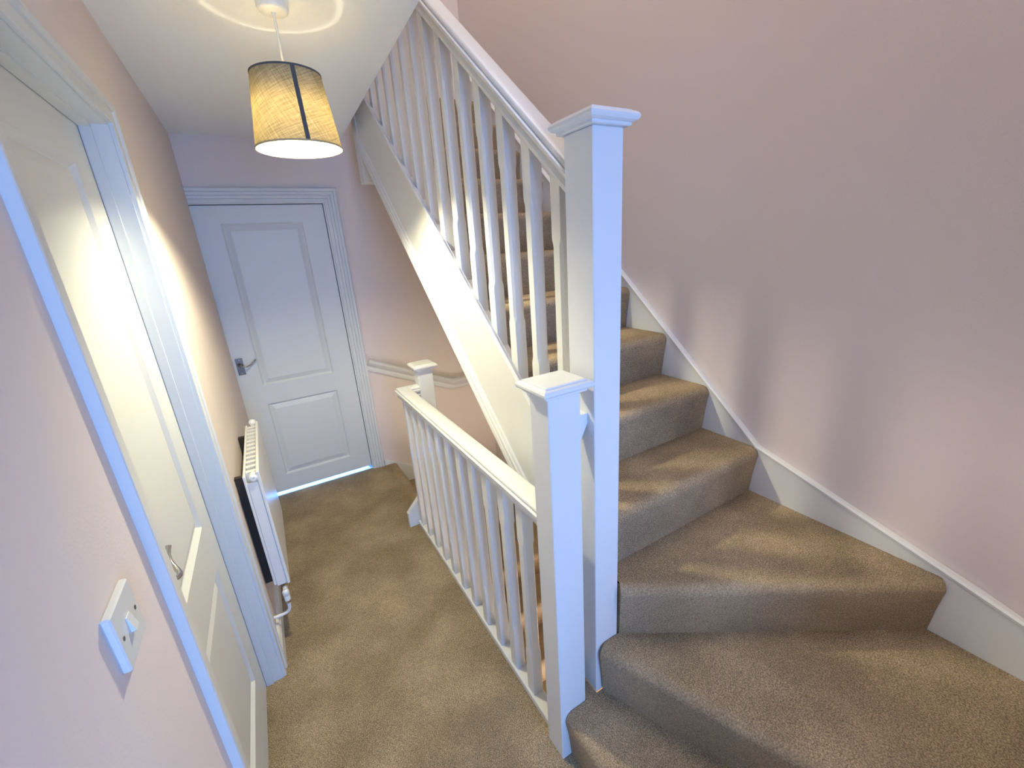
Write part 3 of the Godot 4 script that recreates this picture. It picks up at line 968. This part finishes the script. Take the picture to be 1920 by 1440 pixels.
# ---------------------------------------------------------------- fittings
func pendant():
	var at := Vector3(0.207, CEIL, -1.64)
	var s := thing("pendant_lamp", "lit pendant lamp with a beige linen shade and dark seam tape", "lamp", Vector3.ZERO)
	var st := begin()
	lathe(st, [Vector2(0.0, -0.030), Vector2(0.034, -0.030), Vector2(0.040, -0.027), Vector2(0.043, -0.020), Vector2(0.044, 0.0)], 40, at)
	lathe(st, [Vector2(0.0, -0.042), Vector2(0.004, -0.041), Vector2(0.006, -0.030)], 16, at)
	obj("ceiling_rose", st, M.plastic, s)
	st = begin()
	tube(st, [at + Vector3(0, -0.03, 0), at + Vector3(0, -0.12, 0), at + Vector3(0, -0.215, 0)], 0.0036, 10)
	obj("cord", st, M.cable, s)
	st = begin()
	lathe(st, [Vector2(0.0, 0.0), Vector2(0.012, 0.0), Vector2(0.015, -0.012), Vector2(0.018, -0.030), Vector2(0.018, -0.052), Vector2(0.038, -0.062), Vector2(0.047, -0.074), Vector2(0.0, -0.074)].map(func(p): return Vector2(p.x, p.y)), 24, at + Vector3(0, -0.208, 0))  # flared foot is an added baffle keeping bulb light off the ceiling
	var holder := obj("lamp_holder_and_baffle", st, M.plastic, s)
	# shade: a tapered drum of linen with its own texture coordinates
	var yt := 2.172
	var yb := 1.970
	var rt := 0.1
	var rb := 0.1275
	st = begin()
	var seg := 96
	for i in seg:
		var t0 := TAU * i / seg
		var t1 := TAU * (i + 1) / seg
		var rows := 6
		for k in rows:
			var a := float(k) / rows
			var b := float(k + 1) / rows
			var ps := []
			var ns := []
			var uvs := []
			for q in [[t0, a], [t1, a], [t1, b], [t0, b]]:
				var r: float = lerpf(rb, rt, q[1])
				var dir := Vector3(sin(q[0]), 0, cos(q[0]))
				ps.append(Vector3(at.x, lerpf(yb, yt, q[1]), at.z) + dir * r)
				ns.append((dir + Vector3.UP * 0.135).normalized())
				uvs.append(Vector2(q[0] / TAU * 2.4 + q[1] * 0.35, q[1] * 0.7 - q[0] / TAU * 1.0))
			for v in [0, 2, 1, 0, 3, 2]:
				st.set_normal(ns[v])
				st.set_uv(uvs[v])
				st.add_vertex(ps[v])
	var shade := obj("lamp_shade", st, M.linen, s)
	# tapes round the rims and the dark tape over the seam
	st = begin()
	lathe(st, [Vector2(rt - 0.0012, -0.003), Vector2(rt + 0.0012, -0.003), Vector2(rt + 0.0012, 0.002), Vector2(rt - 0.0012, 0.002), Vector2(rt - 0.0012, -0.003)], 64, Vector3(at.x, yt, at.z), Vector3.UP, false)
	obj("top_rim", st, M.trim_tape, shade)
	st = begin()
	lathe(st, [Vector2(rb - 0.0012, -0.001), Vector2(rb + 0.0014, -0.001), Vector2(rb + 0.001, 0.004), Vector2(rb - 0.0014, 0.004), Vector2(rb - 0.0012, -0.001)], 64, Vector3(at.x, yb, at.z), Vector3.UP, false)
	obj("bottom_rim", st, M.linen, shade)
	st = begin()
	var phi := atan2(0.0 - at.x, 0.0 - at.z) + 0.215
	var half := 0.0062
	for k in 10:
		var qs := []
		for e in [[k, -1], [k, 1], [k + 1, 1], [k + 1, -1]]:
			var f: float = e[0] / 10.0
			var r := lerpf(rb, rt, f) + 0.0012
			var t: float = phi + e[1] * half / r
			qs.append(Vector3(at.x + sin(t) * r, lerpf(yb, yt, f), at.z + cos(t) * r))
		quad(st, qs[0], qs[1], qs[2], qs[3], Vector3(sin(phi), 0.13, cos(phi)))
		var inn := []
		for q in qs:
			inn.append(q - Vector3(sin(phi), 0.0, cos(phi)) * 0.0009)
		quad(st, inn[0], inn[1], inn[2], inn[3], -Vector3(sin(phi), 0.13, cos(phi)))
		quad(st, qs[0], qs[3], inn[3], inn[0], Vector3(-cos(phi), 0, sin(phi)))
		quad(st, qs[1], qs[2], inn[2], inn[1], Vector3(cos(phi), 0, -sin(phi)))
	var tape := obj("seam_tape", st, M.trim_tape, shade)
	tape.set_meta("label", "dark grey tape down the shade")
	# wire carrier that holds the shade on the lamp holder
	var hub := at + Vector3(0, -0.250, 0)
	for k in 3:
		var t := TAU * k / 3.0 + 0.4
		st = begin()
		tube(st, [hub + Vector3(sin(t), 0, cos(t)) * 0.018, hub + Vector3(sin(t) * 0.06, 0.03, cos(t) * 0.06), Vector3(at.x + sin(t) * (rt - 0.001), yt - 0.004, at.z + cos(t) * (rt - 0.001))], 0.0014, 6)
		obj("carrier_arm", st, M.cable, shade)
	var bc := Vector3(at.x, 2.045, at.z)
	st = begin()
	var bp := []
	for k in 15:
		var t := -PI / 2 + PI * 0.86 * k / 14
		bp.append(Vector2(0.028 * cos(t), 0.030 * sin(t)))
	bp.append(Vector2(0.012, 0.050))
	bp.append(Vector2(0.012, 0.054))
	lathe(st, bp, 28, bc)
	var bulb := obj("light_bulb", st, M.bulb, s)
	var l := OmniLight3D.new()
	l.name = "bulb_light"
	l.light_color = Color8(252, 245, 208)
	l.light_energy = 0.86
	l.light_size = 0.03
	l.omni_range = 12.0
	l.omni_attenuation = 2.0
	l.shadow_enabled = true
	bulb.add_child(l)
	l.position = bc

func radiator():
	var s := thing("radiator", "white panel radiator on the left wall near the end door", "radiator")
	var z0 := -2.53
	var z1 := -1.86
	var y0 := 0.27
	var y1 := 0.835
	var xf := -0.160
	var xb := -0.221
	var st := begin()
	cbox(st, Vector3(xf - 0.012, y0, z0), Vector3(xf, y1, z1), 0.003)
	# a rolled lip along the top and near edges of the front panel
	obj("front_panel", st, M.rad, s)
	st = begin()
	cbox(st, Vector3(xb, y0 + 0.012, z0 + 0.004), Vector3(xb + 0.010, y1 - 0.012, z1 - 0.004), 0.003)
	obj("back_panel", st, M.rad, s)
	for z in [z0 + 0.012, z1 - 0.014]:
		st = begin()
		cbox(st, Vector3(xb + 0.0105, y0 + 0.004, z - 0.002), Vector3(xf - 0.0125, y1 - 0.045, z + 0.010), 0.002)
		obj("side_cover", st, M.rad, s)
	# folded convector fins between the panels
	var n := 12
	for k in n:
		var z := lerpf(z0 + 0.05, z1 - 0.05, k / (n - 1.0))
		st = begin()
		box(st, Vector3(xb + 0.011, y0 + 0.03, z - 0.018), Vector3(xf - 0.013, y1 - 0.014, z + 0.006))
		obj("fin", st, M.rad, s)
	# top plugs: a round plug at the near end, the air vent's ball at the far end
	st = begin()
	lathe(st, [Vector2(0.0, 0.004), Vector2(0.004, 0.004), Vector2(0.005, 0.006), Vector2(0.009, 0.006), Vector2(0.010, 0.004), Vector2(0.015, 0.003), Vector2(0.0165, 0.0), Vector2(0.0165, -0.03)].map(func(p): return p), 24, Vector3(-0.184, y1 - 0.026, z1 - 0.002), Vector3(0, 0, 1))
	obj("end_plug", st, M.rad, s)
	st = begin()
	ball(st, Vector3(-0.184, y1 + 0.004, z0 + 0.025), 0.0175, 20)
	lathe(st, [Vector2(0.010, -0.03), Vector2(0.010, -0.012)], 16, Vector3(-0.184, y1 + 0.004, z0 + 0.025))
	obj("vent_ball", st, M.rad, s)
	# valve below the near end, and its pipe into the floor
	st = begin()
	lathe(st, [Vector2(0.0, -0.026), Vector2(0.012, -0.026), Vector2(0.013, -0.004), Vector2(0.010, 0.0), Vector2(0.013, 0.004), Vector2(0.014, 0.020), Vector2(0.010, 0.028), Vector2(0.0, 0.030)], 20, Vector3(-0.186, 0.225, z1 + 0.012))
	lathe(st, [Vector2(0.0, 0.0), Vector2(0.010, 0.0), Vector2(0.010, 0.030), Vector2(0.0, 0.030)], 16, Vector3(-0.186, 0.235, z1 + 0.010), Vector3(0, 0.45, -0.89))
	var v := obj("valve", st, M.plastic, s)
	st = begin()
	lathe(st, [Vector2(0.0, 0.0), Vector2(0.013, 0.0), Vector2(0.013, 0.012), Vector2(0.0, 0.012)], 6, Vector3(-0.186, 0.188, z1 + 0.012), Vector3.UP, false)
	obj("nut", st, M.chrome, v)
	st = begin()
	tube(st, [Vector3(WALL_L, 0.135, z1 + 0.012), Vector3(-0.222, 0.135, z1 + 0.012), Vector3(-0.204, 0.137, z1 + 0.012), Vector3(-0.192, 0.145, z1 + 0.012), Vector3(-0.187, 0.158, z1 + 0.012), Vector3(-0.186, 0.175, z1 + 0.012), Vector3(-0.186, 0.19, z1 + 0.012)], 0.0075, 12)
	obj("pipe", st, M.rad, s)
	# brackets on the wall, made tall and dark to paint the shaded gap
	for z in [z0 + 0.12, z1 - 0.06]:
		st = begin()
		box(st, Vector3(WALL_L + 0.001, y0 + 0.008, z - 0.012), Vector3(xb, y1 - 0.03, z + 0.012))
		obj("gap_shade_bracket", st, M.dark, s)

func light_switch():
	var s := thing("light_switch", "white square single light switch left of the near door", "switch")
	var c := Vector3(WALL_L, 1.186, -0.655)
	var st := begin()
	cbox(st, c + Vector3(-0.0, -0.043, -0.043), c + Vector3(0.0105, 0.043, 0.043), 0.0022)
	obj("switch_plate", st, M.plastic, s)
	# rocker: tilted, its foot standing out
	st = begin()
	prism(st, PackedVector2Array([Vector2(0.0106, -0.011), Vector2(0.0165, -0.0105), Vector2(0.0118, 0.0125), Vector2(0.0106, 0.0125)]), 2, -0.0072, 0.0072)
	var rk := obj("rocker", st, M.plastic, s)
	rk.position = c
	for z in [-0.030, 0.030]:
		st = begin()
		lathe(st, [Vector2(0.0038, 0.0002), Vector2(0.0030, -0.0006), Vector2(0.0028, 0.0004), Vector2(0.0, 0.0004)], 14, c + Vector3(0.0105, 0.0, z), Vector3.RIGHT)
		obj("screw", st, M.screw, s)
